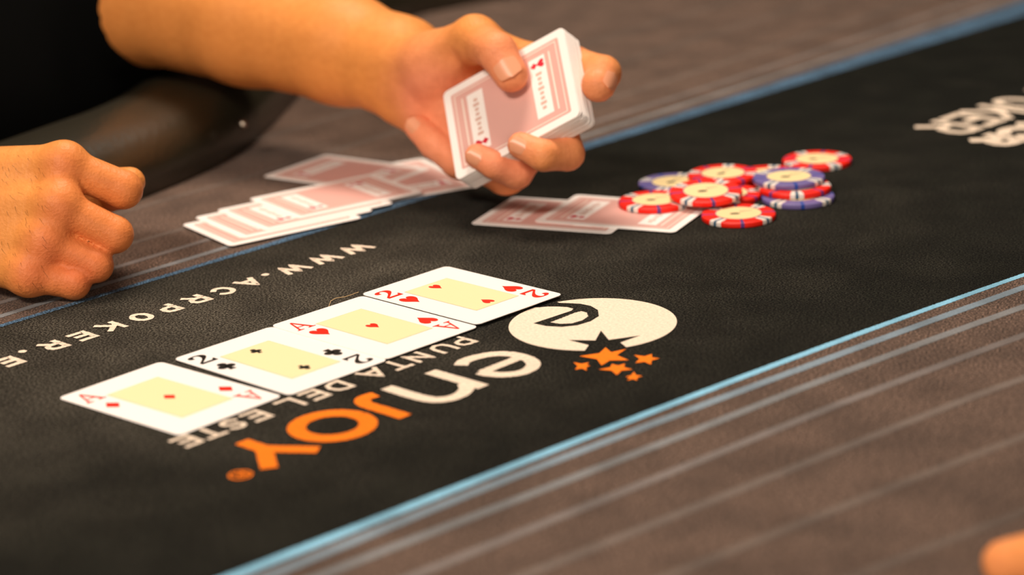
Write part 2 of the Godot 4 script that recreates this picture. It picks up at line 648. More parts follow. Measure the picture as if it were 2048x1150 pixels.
func moved(polys: Array, at: Vector2, turned := false) -> Array:
	var out := []
	for poly in polys:
		var p := PackedVector2Array()
		for q in poly:
			p.append((-q if turned else q) + at)
		out.append(p)
	return out

func suit(kind: String, w: float, h: float) -> Array:
	match kind:
		"heart": return [heart(w, h)]
		"diamond": return [diamond(w, h)]
	return club(w, h)

var index_mesh := {}
func index_glyph(ch: String) -> Mesh:
	if not index_mesh.has(ch):
		var t := TextMesh.new()
		var f := SystemFont.new()
		f.font_names = PackedStringArray(["Droid Serif"])
		f.font_weight = 700 if ch == "2" else 400
		t.font = f
		t.text = ch
		t.font_size = 64
		t.pixel_size = 0.001
		t.depth = 0.002
		index_mesh[ch] = t
	return index_mesh[ch]

var card_body: Mesh
func face_card(rank: String, kind: String, label: String, x: float, z: float, turn: float, lift: float) -> void:
	var o := thing("playing_card", label, "playing card", Vector3(x, TOP + lift, z), turn, "open cards in a row on the felt")
	var mm := 0.001
	part("card_body", card_body, M.card, o)
	var top := CARD_T + 0.00004
	var field := PackedVector2Array([Vector2(-15.4, -27), Vector2(15.4, -27), Vector2(15.4, 27), Vector2(-15.4, 27)])
	var edge := PackedVector2Array([Vector2(-15.6, -27.2), Vector2(15.6, -27.2), Vector2(15.6, 27.2), Vector2(-15.6, 27.2)])
	part("panel_outline", flat_local([scaled(edge, mm)], top), M.card_line, o)
	part("yellow_panel", flat_local([scaled(field, mm)], top + 0.00003), M.card_yellow, o)
	var ink: Material = M.card_black if kind == "club" else M.card_red
	var pips := [[Vector2(0, 0), false]] if rank == "A" else [[Vector2(0.8, -19.5), false], [Vector2(-0.8, 19.5), true]]
	for q in pips:
		var w := 6.2
		var h := 8.4
		var pm := flat_local(scaled_all(moved(suit(kind, w, h), q[0], q[1] or rank == "A"), mm), top + 0.00006)
		part("pip", pm, ink, o)
	for turned in [false, true]:
		var at := Vector2(-22.8, -13.8)
		part("suit_mark", flat_local(scaled_all(moved(suit(kind, 9.8, 12.6) if kind != "diamond" else suit(kind, 7.4, 10.2), -at if turned else at, turned), mm), top + 0.00003), ink, o)
		var g := part("rank_mark", index_glyph(rank), ink, o)
		var c := Vector2(-22.9, -31.4)
		if turned:
			c = -c
		var hgt := 13.4 / 45.7
		var wid := (10.4 / 31.0) if rank == "2" else (11.4 / 44.0)
		var b := Basis(Vector3(wid, 0, 0), Vector3(0, 0, -hgt), Vector3(0, 0.02, 0))
		if turned:
			b = Basis(Vector3.UP, PI) * b
		g.transform = Transform3D(b, Vector3(c.x * mm, top + 0.00003, c.y * mm))

func scaled(p: PackedVector2Array, k: float) -> PackedVector2Array:
	var out := PackedVector2Array()
	for q in p:
		out.append(q * k)
	return out

func scaled_all(a: Array, k: float) -> Array:
	var out := []
	for p in a:
		out.append(scaled(p, k))
	return out

# the back print: pink field, a frame line, two white panels with a red mark and faint script
func back_print(o: Node, base_y: float) -> void:
	var mm := 0.001
	var y := base_y + 0.00003
	part("back_field", flat_local([scaled(round_rect(53, 78, 1.2), mm)], y), M.card_pink, o)
	var frame := []
	for q in [[Vector2(0, -36.6), 50.0, 0.6], [Vector2(0, 36.6), 50.0, 0.6], [Vector2(-24.7, 0), 0.6, 73.0], [Vector2(24.7, 0), 0.6, 73.0]]:
		frame.append(rect_at(q[0], q[1], q[2]))
	part("frame_line", flat_local(scaled_all(frame, mm), y + 0.00003), M.card_pale, o)
	for turned in [false, true]:
		var k := -1.0 if turned else 1.0
		part("white_panel", flat_local([scaled(rect_at(Vector2(0, -22.5 * k), 41, 11.5), mm)], y + 0.00003), M.card, o)
		var mark := moved([heart(5.6, 5.6), diamond(4.4, 5.0)], Vector2.ZERO)
		mark = moved([mark[0]], Vector2(-15.5, -24.5)) + moved([mark[1]], Vector2(-15.5, -20.2))
		part("red_mark", flat_local(scaled_all(moved(mark, Vector2.ZERO, turned), mm), y + 0.00006), M.card_logo, o)
		var script := []
		for i in 8:
			script.append(rect_at(Vector2(-9.0 + i * 3.4, -22.5), 2.0, 4.2 if i % 3 == 0 else 2.6))
		part("panel_script", flat_local(scaled_all(moved(script, Vector2.ZERO, turned), mm), y + 0.00006), M.card_text, o)
		part("rule_line", flat_local([scaled(rect_at(Vector2(0, -31.5 * k), 41, 1.0), mm)], y + 0.00003), M.card_pale, o)

func rect_at(c: Vector2, w: float, h: float) -> PackedVector2Array:
	return PackedVector2Array([c + Vector2(-w, -h) / 2, c + Vector2(w, -h) / 2, c + Vector2(w, h) / 2, c + Vector2(-w, h) / 2])

var back_proto: Node3D
func back_card(label: String, group: String, x: float, z: float, turn: float, lift: float) -> void:
	if back_proto == null:
		back_proto = Node3D.new()
		part("card_body", card_body, M.card, back_proto)
		back_print(back_proto, CARD_T)
	var o: Node3D = back_proto.duplicate()
	o.name = numbered("face_down_card")
	add_child(o)
	o.position = Vector3(x, TOP + lift, z)
	o.rotation.y = turn
	tag(o, label, "playing card", group)

# ---------------------------------------------------------------- poker chips
var chip_proto := {}
func chip_profile() -> Array:
	var r := 0.0215
	var hh := 0.0033
	return [Vector2(0.0, 0.0), Vector2(r - 0.0009, 0.0), Vector2(r - 0.0003, 0.00025), Vector2(r, 0.0009), Vector2(r, hh - 0.0009), Vector2(r - 0.0003, hh - 0.00025), Vector2(r - 0.0009, hh), Vector2(0.0, hh)]

func make_chip(kind: String) -> Node3D:
	var o := Node3D.new()
	var pr := chip_profile()
	var band := pr.slice(1, 7)
	band.append(Vector2(0.0142, 0.0033))
	band.push_front(Vector2(0.0142, 0.0))
	part("chip_body", lathe(pr), M.chip_red if kind == "red" else M.chip_purple, o)
	for k in 4:
		var a := deg_to_rad(45 + 90 * k)
		var spot := part("edge_spot", lathe(band, a - 0.19, a + 0.19, 6, 0.00004), M.chip_white, o)
		part("edge_spot_stripe", lathe(band.slice(2), a - 0.045, a + 0.045, 2, 0.00008), M.chip_teal, spot)
		var b := deg_to_rad(90 * k)
		part("edge_stripe", lathe(band, b - 0.05, b + 0.05, 2, 0.00005), M.chip_violet if kind == "red" else M.chip_blue, o)
	var ring := []
	ring.append(disc(0.0136))
	part("inlay_ring", flat_local(ring, 0.00336), M.chip_violet if kind == "red" else M.chip_purple, o)
	part("inlay", flat_local([disc(0.0131)], 0.0034), M.chip_cream, o)
	var mark := PackedVector2Array()
	for k in 24:
		mark.append(Vector2(-0.0022, 0.0012) + Vector2(cos(TAU * k / 24) * 0.0030, sin(TAU * k / 24) * 0.0017))
	part("inlay_mark", flat_local([mark], 0.00343), M.chip_ink, o)
	var script := []
	for i in 5:
		script.append(scaled(rect_at(Vector2(1.6 + i * 1.5, -3.0 - i * 0.35), 0.9, 2.6 - 0.3 * i), 0.001))
	part("inlay_script", flat_local(script, 0.00343), M.chip_grey, o)
	return o

func disc(r: float) -> PackedVector2Array:
	var p := PackedVector2Array()
	for k in 40:
		p.append(Vector2.from_angle(TAU * k / 40) * r)
	return p

func chip(kind: String, label: String, x: float, z: float, lift: float, turn: float, tilt := Vector2.ZERO) -> void:
	if not chip_proto.has(kind):
		chip_proto[kind] = make_chip(kind)
	var o: Node3D = chip_proto[kind].duplicate()
	o.name = numbered("poker_chip")
	add_child(o)
	o.transform = Transform3D(Basis.from_euler(Vector3(tilt.x, 0, tilt.y)) * Basis(Vector3.UP, turn), Vector3(x / 1000.0, TOP + lift, z / 1000.0))
	tag(o, label, "poker chip", "poker chips in a loose pile")

# ---------------------------------------------------------------- table
func in_table(poly: PackedVector2Array) -> PackedVector2Array:      # metres xz to table mm
	var out := PackedVector2Array()
	for q in poly:
		out.append(Vector2((q.x - q.y) * INV, (q.x + q.y) * INV) * 1000.0)
	return out

func build_table(rng: RandomNumberGenerator) -> void:
	var table := thing("poker_table", "large oval poker table with printed dark felt and black padded rail", "poker table", Vector3.ZERO)
	# inner edge of the rail, dealer's side first
	var inner := smooth([Vector2(-0.46, -1.10), Vector2(-0.37, -1.205), Vector2(-0.293, -1.300), Vector2(-0.254, -1.365), Vector2(-0.227, -1.413), Vector2(-0.206, -1.450), Vector2(-0.186, -1.495), Vector2(-0.173, -1.542), Vector2(-0.164, -1.592), Vector2(-0.147, -1.72), Vector2(-0.118, -1.88), Vector2(-0.080, -1.985), Vector2(-0.035, -2.030), Vector2(0.02, -2.072), Vector2(0.14, -2.17), Vector2(0.36, -2.34), Vector2(0.72, -2.46), Vector2(1.10, -2.36), Vector2(1.34, -2.02), Vector2(1.34, -1.62), Vector2(1.10, -1.22), Vector2(0.80, -0.86), Vector2(0.50, -0.56), Vector2(0.16, -0.38), Vector2(-0.20, -0.36), Vector2(-0.50, -0.56), Vector2(-0.56, -0.86)], 6, true)
	var mm := in_table(inner)
	var wide: PackedVector2Array = Geometry2D.offset_polygon(mm, 45.0)[0]
	# regions of the cloth
	var far_line := smooth([Vector2(-900, -985), Vector2(350, -1004), Vector2(630, -1008.5), Vector2(756, -1009.7), Vector2(845, -1010.3), Vector2(1094, -1017), Vector2(1335, -1024), Vector2(1640, -1034), Vector2(2200, -1052), Vector2(3200, -1090)], 5)
	var near_line := smooth([Vector2(-900, -690), Vector2(350, -667), Vector2(510, -661), Vector2(558.7, -659), Vector2(700, -653.5), Vector2(854, -644.7), Vector2(1009, -631.1), Vector2(1150, -616), Vector2(1700, -545), Vector2(3200, -300)], 5)
	var band := far_line.duplicate()
	var back := near_line.duplicate()
	back.reverse()
	band.append_array(back)
	var sm := new_st()
	var lint_noise := FastNoiseLite.new()
	lint_noise.seed = 5
	lint_noise.frequency = 0.012
	lint_noise.fractal_octaves = 3
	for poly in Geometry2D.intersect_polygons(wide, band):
		sheen_lint_poly(sm, poly, lint_noise)
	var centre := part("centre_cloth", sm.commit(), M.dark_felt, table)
	centre.set_meta("label", "dark centre band of the cloth")
	var so := new_st()
	for poly in Geometry2D.clip_polygons(wide, band):
		flat_poly(so, poly, 0.0)
	var outer := part("outer_cloth", so.commit(), M.grey_felt, table)
	outer.set_meta("label", "grey brown outer cloth with thin stripes")
	# slab below the cloth
	var sl := new_st()
	var nw := wide.size()
	for i in nw:
		var a := wide[i]
		var b := wide[(i + 1) % nw]
		var n3 := (st(b.x, b.y) - st(a.x, a.y)).cross(Vector3.UP).normalized()
		quad(sl, st(a.x, a.y, -0.05), st(b.x, b.y, -0.05), st(b.x, b.y, -0.0005), st(a.x, a.y, -0.0005), n3)
	var idx := Geometry2D.triangulate_polygon(wide)
	for i in range(0, idx.size(), 3):
		var a := st(wide[idx[i]].x, wide[idx[i]].y, -0.05)
		var b := st(wide[idx[i + 1]].x, wide[idx[i + 1]].y, -0.05)
		var c := st(wide[idx[i + 2]].x, wide[idx[i + 2]].y, -0.05)
		tri_n(sl, a, b, c, Vector3.DOWN, Vector3.DOWN, Vector3.DOWN)
		up_tri(sl, a + Vector3(0, 0.049, 0), b + Vector3(0, 0.049, 0), c + Vector3(0, 0.049, 0))
	part("tabletop", sl.commit(), M.wood, table)
	# stripes printed on the outer cloth
	stripe("blue_stripe", far_line, [4, 4, 4, 4.5, 6.5, 12, 19, 33, 60, 90], 5, M.far_blue, outer, rng)
	stripe("blue_stripe", near_line, [6.5, 6.3, 6, 5.8, 5.2, 4.6, 4.0, 4.0, 5, 6], 5, M.stripes[0], outer, rng)
	var near := [
		[[-200, -668], [350, -655], [520.9, -650.2], [640, -646.8], [838.7, -632.7], [990.4, -619.3], [1150, -604], [1700, -540]],
		[[-200, -660], [350, -643], [536.5, -634.1], [615.6, -628.7], [733, -621], [816.6, -616.1], [963, -602], [1700, -515]],
		[[-200, -640], [350, -618], [560, -605.5], [703.7, -596.4], [801.8, -590.4], [924.6, -577.7], [1700, -480]],
		[[-200, -625], [350, -592], [665.6, -564.8], [832.1, -549.7], [871.9, -544.3], [1700, -430]],
		[[-200, -610], [350, -560], [621.8, -528.3], [808.9, -504.5], [1700, -370]],
		[[-200, -560], [350, -512], [650.7, -474.7], [738.3, -459.8], [1500, -330]]]
	for i in near.size():
		var pts := []
		for q in near[i]:
			pts.append(Vector2(q[0], q[1]))
		stripe("thin_stripe", smooth(pts, 5), 5.6, 1, M.stripes[mini(i + 1, 6)], outer, rng)
	var far := [
		[[200, -1011], [639.8, -1023], [715.4, -1025], [794.6, -1026.3], [1150, -1038], [1600, -1062], [2400, -1110]],
		[[200, -1028], [734, -1046.5], [798, -1048.3], [1174, -1059.7], [1334, -1067], [2400, -1150]],
		[[200, -1055], [773, -1080], [805, -1080], [1300, -1104], [2400, -1200]],
		[[400, -1120], [857, -1144], [915, -1145], [1300, -1176], [2400, -1270]],
		[[700, -1200], [1000, -1222], [1500, -1262], [2400, -1340]]]
	for i in far.size():
		var pts := []
		for q in far[i]:
			pts.append(Vector2(q[0], q[1]))
		stripe("thin_stripe", smooth(pts, 5), 5.0, 1, M.stripes[[2, 3, 5, 6, 6][i]], outer, rng)
	lettering(centre, rng)
	# padded rail: a soft, wide profile swept round the edge
	var prof := [Vector2(0, -0.002), Vector2(-0.002, 0.010), Vector2(0.000, 0.021), Vector2(0.006, 0.031), Vector2(0.016, 0.038), Vector2(0.030, 0.041), Vector2(0.050, 0.043), Vector2(0.070, 0.042), Vector2(0.084, 0.037), Vector2(0.093, 0.028), Vector2(0.098, 0.014), Vector2(0.099, -0.004), Vector2(0.094, -0.05), Vector2(0.06, -0.06), Vector2(0.03, -0.056)]
	var sr := new_st()
	var n := inner.size()
	var rings := []
	for i in n:
		var d := (inner[(i + 1) % n] - inner[(i - 1 + n) % n]).normalized()
		var o2 := Vector2(d.y, -d.x)                          # outward for this winding
		var ring := PackedVector3Array()
		for q in prof:
			ring.append(Vector3(inner[i].x + o2.x * q.x, TOP + q.y, inner[i].y + o2.y * q.x))
		rings.append(ring)
	sr.set_smooth_group(0)
	for i in n:
		var ra: PackedVector3Array = rings[i]
		var rb: PackedVector3Array = rings[(i + 1) % n]
		for k in prof.size():
			var k2 := (k + 1) % prof.size()
			for q in [ra[k], ra[k2], rb[k2], ra[k], rb[k2], rb[k]]:
				sr.add_vertex(q)
	sr.index()
	sr.generate_normals()
	var rail := part("padded_rail", sr.commit(), M.vinyl, table)
	var dome := SphereMesh.new()
	dome.radius = 0.003
	dome.height = 0.006
	dome.radial_segments = 24
	dome.rings = 12
	part("glint_bead", dome, M.metal, rail).position = V(-171.5, 24, -1500)  # tiny metal bead added to give the rail a glint
	for q in [Vector3(0.15, 0, -1.35), Vector3(0.75, 0, -1.55)]:
		var ped := part("pedestal", lathe([Vector2(0, 0), Vector2(0.26, 0), Vector2(0.25, 0.03), Vector2(0.08, 0.07), Vector2(0.06, 0.2), Vector2(0.06, 0.6), Vector2(0.16, 0.70), Vector2(0, 0.70)]), M.wood, table)
		ped.position = q

# pile sheen and light falloff painted into the cloth colour, mottled with brown lint
func sheen_lint(p: Vector2, lint_noise: FastNoiseLite) -> Color:
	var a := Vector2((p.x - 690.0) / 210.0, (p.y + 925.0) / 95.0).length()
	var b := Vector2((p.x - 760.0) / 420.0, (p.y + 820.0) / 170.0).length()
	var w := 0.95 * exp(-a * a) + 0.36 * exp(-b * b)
	w *= 0.85 + 0.5 * lint_noise.get_noise_2d(p.x, p.y)
	w += 0.10 * maxf(0.0, lint_noise.get_noise_2d(p.x * 1.7 + 300.0, p.y * 1.7))
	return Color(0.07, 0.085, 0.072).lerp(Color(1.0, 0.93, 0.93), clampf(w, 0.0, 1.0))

func sheen_lint_poly(stl: SurfaceTool, poly: PackedVector2Array, lint_noise: FastNoiseLite) -> void:
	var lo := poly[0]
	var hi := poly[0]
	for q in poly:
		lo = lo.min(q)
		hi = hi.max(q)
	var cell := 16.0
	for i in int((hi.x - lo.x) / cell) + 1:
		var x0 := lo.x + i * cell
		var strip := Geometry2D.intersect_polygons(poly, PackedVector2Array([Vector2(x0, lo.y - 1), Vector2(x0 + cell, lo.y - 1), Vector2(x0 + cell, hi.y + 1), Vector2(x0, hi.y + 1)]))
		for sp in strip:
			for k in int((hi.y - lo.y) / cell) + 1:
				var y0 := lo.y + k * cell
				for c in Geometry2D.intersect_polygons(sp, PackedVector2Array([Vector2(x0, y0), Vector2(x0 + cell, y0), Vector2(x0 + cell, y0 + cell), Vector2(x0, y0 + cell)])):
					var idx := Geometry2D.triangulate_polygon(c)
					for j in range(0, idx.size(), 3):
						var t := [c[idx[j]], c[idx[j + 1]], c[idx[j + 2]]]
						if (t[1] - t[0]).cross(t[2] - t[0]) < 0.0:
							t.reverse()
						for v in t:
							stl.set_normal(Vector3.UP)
							stl.set_color(sheen_lint(v, lint_noise))
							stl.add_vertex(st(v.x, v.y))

func stripe(called: String, path: PackedVector2Array, width, per: int, material: Material, parent: Node, rng: RandomNumberGenerator) -> void:
	var s := new_st()
	var w = width
	if width is Array:
		w = PackedFloat32Array()
		for i in path.size():
			var u: float = float(i) / per
			var k := mini(int(u), width.size() - 2)
			w.append(lerpf(width[k], width[k + 1], clampf(u - k, 0, 1)))
	ribbon(s, path, w, 0.00015, 0.0, rng, 0.18)
	part(called, s.commit(), material, parent)

func traced(called: String, strokes: Array, material: Material, parent: Node, rng: RandomNumberGenerator) -> void:
	var s := new_st()
	for i in strokes.size():
		ribbon(s, strokes[i][0], strokes[i][1], 0.0003 + 0.00012 * i, strokes[i][2], rng, 0.22)
	part(called, s.commit(), material, parent)

func P2(a: Array) -> Array:
	var out := []
	for i in range(0, a.size(), 2):
		out.append(Vector2(a[i], a[i + 1]))
	return out

func lettering(cloth: Node, rng: RandomNumberGenerator) -> void:
	var web := [["W", 846.4, 18.6, -968.4], ["W", 822.0, 18.0, -967.8], ["W", 798.4, 18.0, -967.4], [".", 775.4, 4.4, -966.6], ["A", 765.0, 13.2, -967.4], ["C", 746.0, 11.4, -967.0], ["R", 727.4, 12.2, -966.9], ["P", 707.6, 11.0, -966.4], ["O", 690.0, 12.0, -966.1], ["K", 670.6, 12.4, -966.2], ["E", 651.6, 11.4, -965.2], ["R", 633.6, 12.0, -964.8], [".", 614.6, 4.4, -964.6], ["E", 604.6, 11.2, -961.6], ["U", 585.0, 11.4, -961.2]]
	for q in web:
		letter(q[0], q[1], q[3], q[2], 14.8, 3.2, M.print_white, cloth, rng)
	var small := [["P", 760.8, 10.2], ["U", 748.2, 11.2], ["N", 731.4, 11.0], ["T", 717.2, 11.4], ["A", 703.2, 13.2], ["D", 679.4, 11.6], ["E", 664.2, 10.8], ["L", 649.2, 10.4], ["E", 629.0, 10.8], ["S", 615.2, 10.4], ["T", 602.4, 11.6], ["E", 588.6, 10.6]]
	for q in small:
		letter(q[0], q[1], -799.6, q[2], 13.8, 2.3, M.print_white, cloth, rng)
	# large name: e, n in white, J, O, Y in orange
	traced("printed_letter", [[smooth(P2([729.6, -767.2, 735, -770, 743.3, -769.6, 751.7, -765.6, 756.0, -758.7, 756.4, -749, 752.3, -740.4, 745.6, -736.4, 738.2, -736.4, 732.2, -740.8, 729.0, -747.2, 728.2, -752.6]), 5), 7.0, 0.0], [smooth(P2([728.4, -751.4, 741, -751.6, 754.5, -752.0]), 3), 6.0, 0.0]], M.print_white, cloth, rng)
	traced("printed_letter", [[smooth(P2([714.4, -772.5, 714.3, -736.4]), 2), 7.4, 0.0], [smooth(P2([712.0, -746.5, 708.0, -741.2, 701.6, -737.6, 693.8, -737.2, 688.2, -741.2, 686.0, -748.7, 685.9, -772.5]), 6), 7.2, 0.0]], M.print_white, cloth, rng)
	traced("printed_letter", [[smooth(P2([676.6, -769.6, 671.5, -770.4, 667.0, -768.6, 664.6, -763.0, 664.4, -752, 664.5, -736.6]), 6), 7.4, 0.0]], M.print_orange, cloth, rng)
	var ring := PackedVector2Array()
	for k in 49:
		ring.append(Vector2(636.4, -754.8) + Vector2.from_angle(TAU * k / 48) * 16.2)
	traced("printed_letter", [[ring, 8.4, 0.0]], M.print_orange, cloth, rng)
	traced("printed_letter", [[PackedVector2Array(P2([598.0, -772.2, 598.1, -755.0])), 7.6, 0.0], [PackedVector2Array(P2([598.1, -757.0, 612.2, -736.8])), 7.6, 0.0], [PackedVector2Array(P2([598.1, -757.0, 584.2, -736.8])), 7.6, 0.0]], M.print_orange, cloth, rng)
	var reg := PackedVector2Array()
	for k in 25:
		reg.append(Vector2(572.0, -741.4) + Vector2.from_angle(TAU * k / 24) * 4.8)
	traced("registered_mark", [[reg, 1.2, 0.0], [PackedVector2Array(P2([574, -744, 574, -738.6, 571, -739, 570.4, -740.6, 571.6, -741.8, 574, -741.6])), 1.0, 0.0], [PackedVector2Array(P2([572.4, -741.6, 570, -744])), 1.0, 0.0]], M.print_orange, cloth, rng)
	# round emblem: a disc with an e and a star cut out of it
	var ball := PackedVector2Array()
	for k in 96:
		ball.append(Vector2(815.1, -759.1) + Vector2.from_angle(TAU * k / 96) * 42.3)
	var e_cut := PackedVector2Array(P2([797.6, -783.7, 798.2, -775.0, 801.8, -767.8, 808.3, -763.3, 817.2, -762.3, 825.9, -764.6, 833.2, -771.9, 836.2, -779.6, 835.7, -786.3, 833.0, -791.8, 830.4, -796.4, 833, -806, 815.0, -806, 818.5, -799.6, 822.2, -797.0, 825.3, -792.6, 827.5, -788.1, 827.4, -783.7, 824.4, -782.2, 817.3, -782.6, 806.5, -783.2]))
	var island := PackedVector2Array(P2([804.1, -777.7, 805.0, -772.1, 809.3, -767.7, 816.0, -766.8, 822.7, -769.1, 826.6, -773.7, 826.7, -777.4, 823.2, -778.4, 812.4, -777.9]))
	var star_cut := PackedVector2Array(P2([809.2, -748.1, 800.5, -735.1, 815.0, -727.1, 800.8, -727.7, 797.1, -720.4, 790, -708, 766, -722, 780.2, -733.0, 788.7, -737.7, 788.6, -751.3, 796.0, -739.9]))
	var s := new_st()
	for p in Geometry2D.clip_polygons(ball, e_cut):
		for q in Geometry2D.clip_polygons(p, star_cut):
			flat_poly(s, q, 0.0003, 0.45, rng)
	flat_poly(s, island, 0.0003, 0.25, rng)
	part("round_emblem", s.commit(), M.print_white, cloth)
	for q in [[791.0, -728.7, 787.2, -721.6, 795.2, -719.0, 785.6, -716.5, 783.3, -706.9, 777.7, -714.0, 770.0, -712.4, 775.4, -720.2, 773.7, -730.1, 782.7, -725.2], [790.7, -709.5, 796.5, -703.7, 793.9, -697.0, 785.0, -694.4, 782.5, -701.6], [765.2, -725.9, 769.4, -720.2, 766.1, -716.4, 760.5, -713.3, 758.2, -718.4], [774.4, -709.4, 778.2, -705.0, 774.1, -696.8, 764.4, -697.6, 765.0, -709.2], [771.9, -693.6, 769.8, -686.7, 764.1, -684.8, 761.5, -688.3, 764.9, -692.2]]:
		var tips := P2(q)
		var poly := PackedVector2Array()
		if tips.size() == 10:
			poly = PackedVector2Array(tips)
		else:
			var mid := Vector2.ZERO
			for v in tips:
				mid += v / 5.0
			for i in 5:
				poly.append(mid + (tips[i] - mid) * 1.06)
				poly.append(mid + ((tips[i] + tips[(i + 1) % 5]) / 2 - mid) * 0.62)
		var ss := new_st()
		flat_poly(ss, poly, 0.0003)
		part("orange_star", ss.commit(), M.print_orange, cloth)
	# second name at the far end of the band, two lines
	for q in [["A", 1328.0, 36.0], ["C", 1292.0, 28.0], ["R", 1263.0, 26.0]]:
		letter(q[0], q[1], -818.0, q[2], 31.0, 8.8, M.print_white, cloth, rng)
	for q in [["P", 1390.0, 26.0], ["O", 1361.0, 28.0], ["K", 1330.0, 28.0], ["E", 1301.0, 23.0], ["R", 1275.0, 26.0]]:
		letter(q[0], q[1], -868.0, q[2], 40.0, 6.4, M.print_white, cloth, rng)

# ---------------------------------------------------------------- people
func nail(parent: Node, at: Vector3, normal: Vector3, along: Vector3, w: float, l: float) -> void:
	var z := normal.normalized()
	var y := (along - z * along.dot(z)).normalized()
	var x := y.cross(z)
	var s := new_st()
	var n := 8
	var rows := []
	for i in n + 1:
		var v := -1.0 + 2.0 * i / n
		var row := []
		for k in n + 1:
			var u := -1.0 + 2.0 * k / n
			var round := sqrt(maxf(0.0, 1.0 - pow(absf(v), 5))) * 0.98 + 0.02
			var px := u * w / 2 * round
			var pz := -0.17 * w * u * u * round + 0.0007 * (1.0 - v * v)
			row.append(at + x * px + y * v * l / 2 + z * pz)
		rows.append(row)
	for i in n:
		for k in n:
			var na := (z + x * 0.7 * (-1.0 + 2.0 * k / n)).normalized()
			var nb := (z + x * 0.7 * (-1.0 + 2.0 * (k + 1) / n)).normalized()
			tri_n(s, rows[i][k], rows[i][k + 1], rows[i + 1][k + 1], na, nb, nb)
			tri_n(s, rows[i][k], rows[i + 1][k + 1], rows[i + 1][k], na, nb, na)
	part("fingernail", s.commit(), M.nail, parent)

func chain(f: Field, pts: Array, rad: Array, k := 0.003) -> void:
	for i in pts.size() - 1:
		f.bone(pts[i], pts[i + 1], rad[i], rad[i + 1], k)

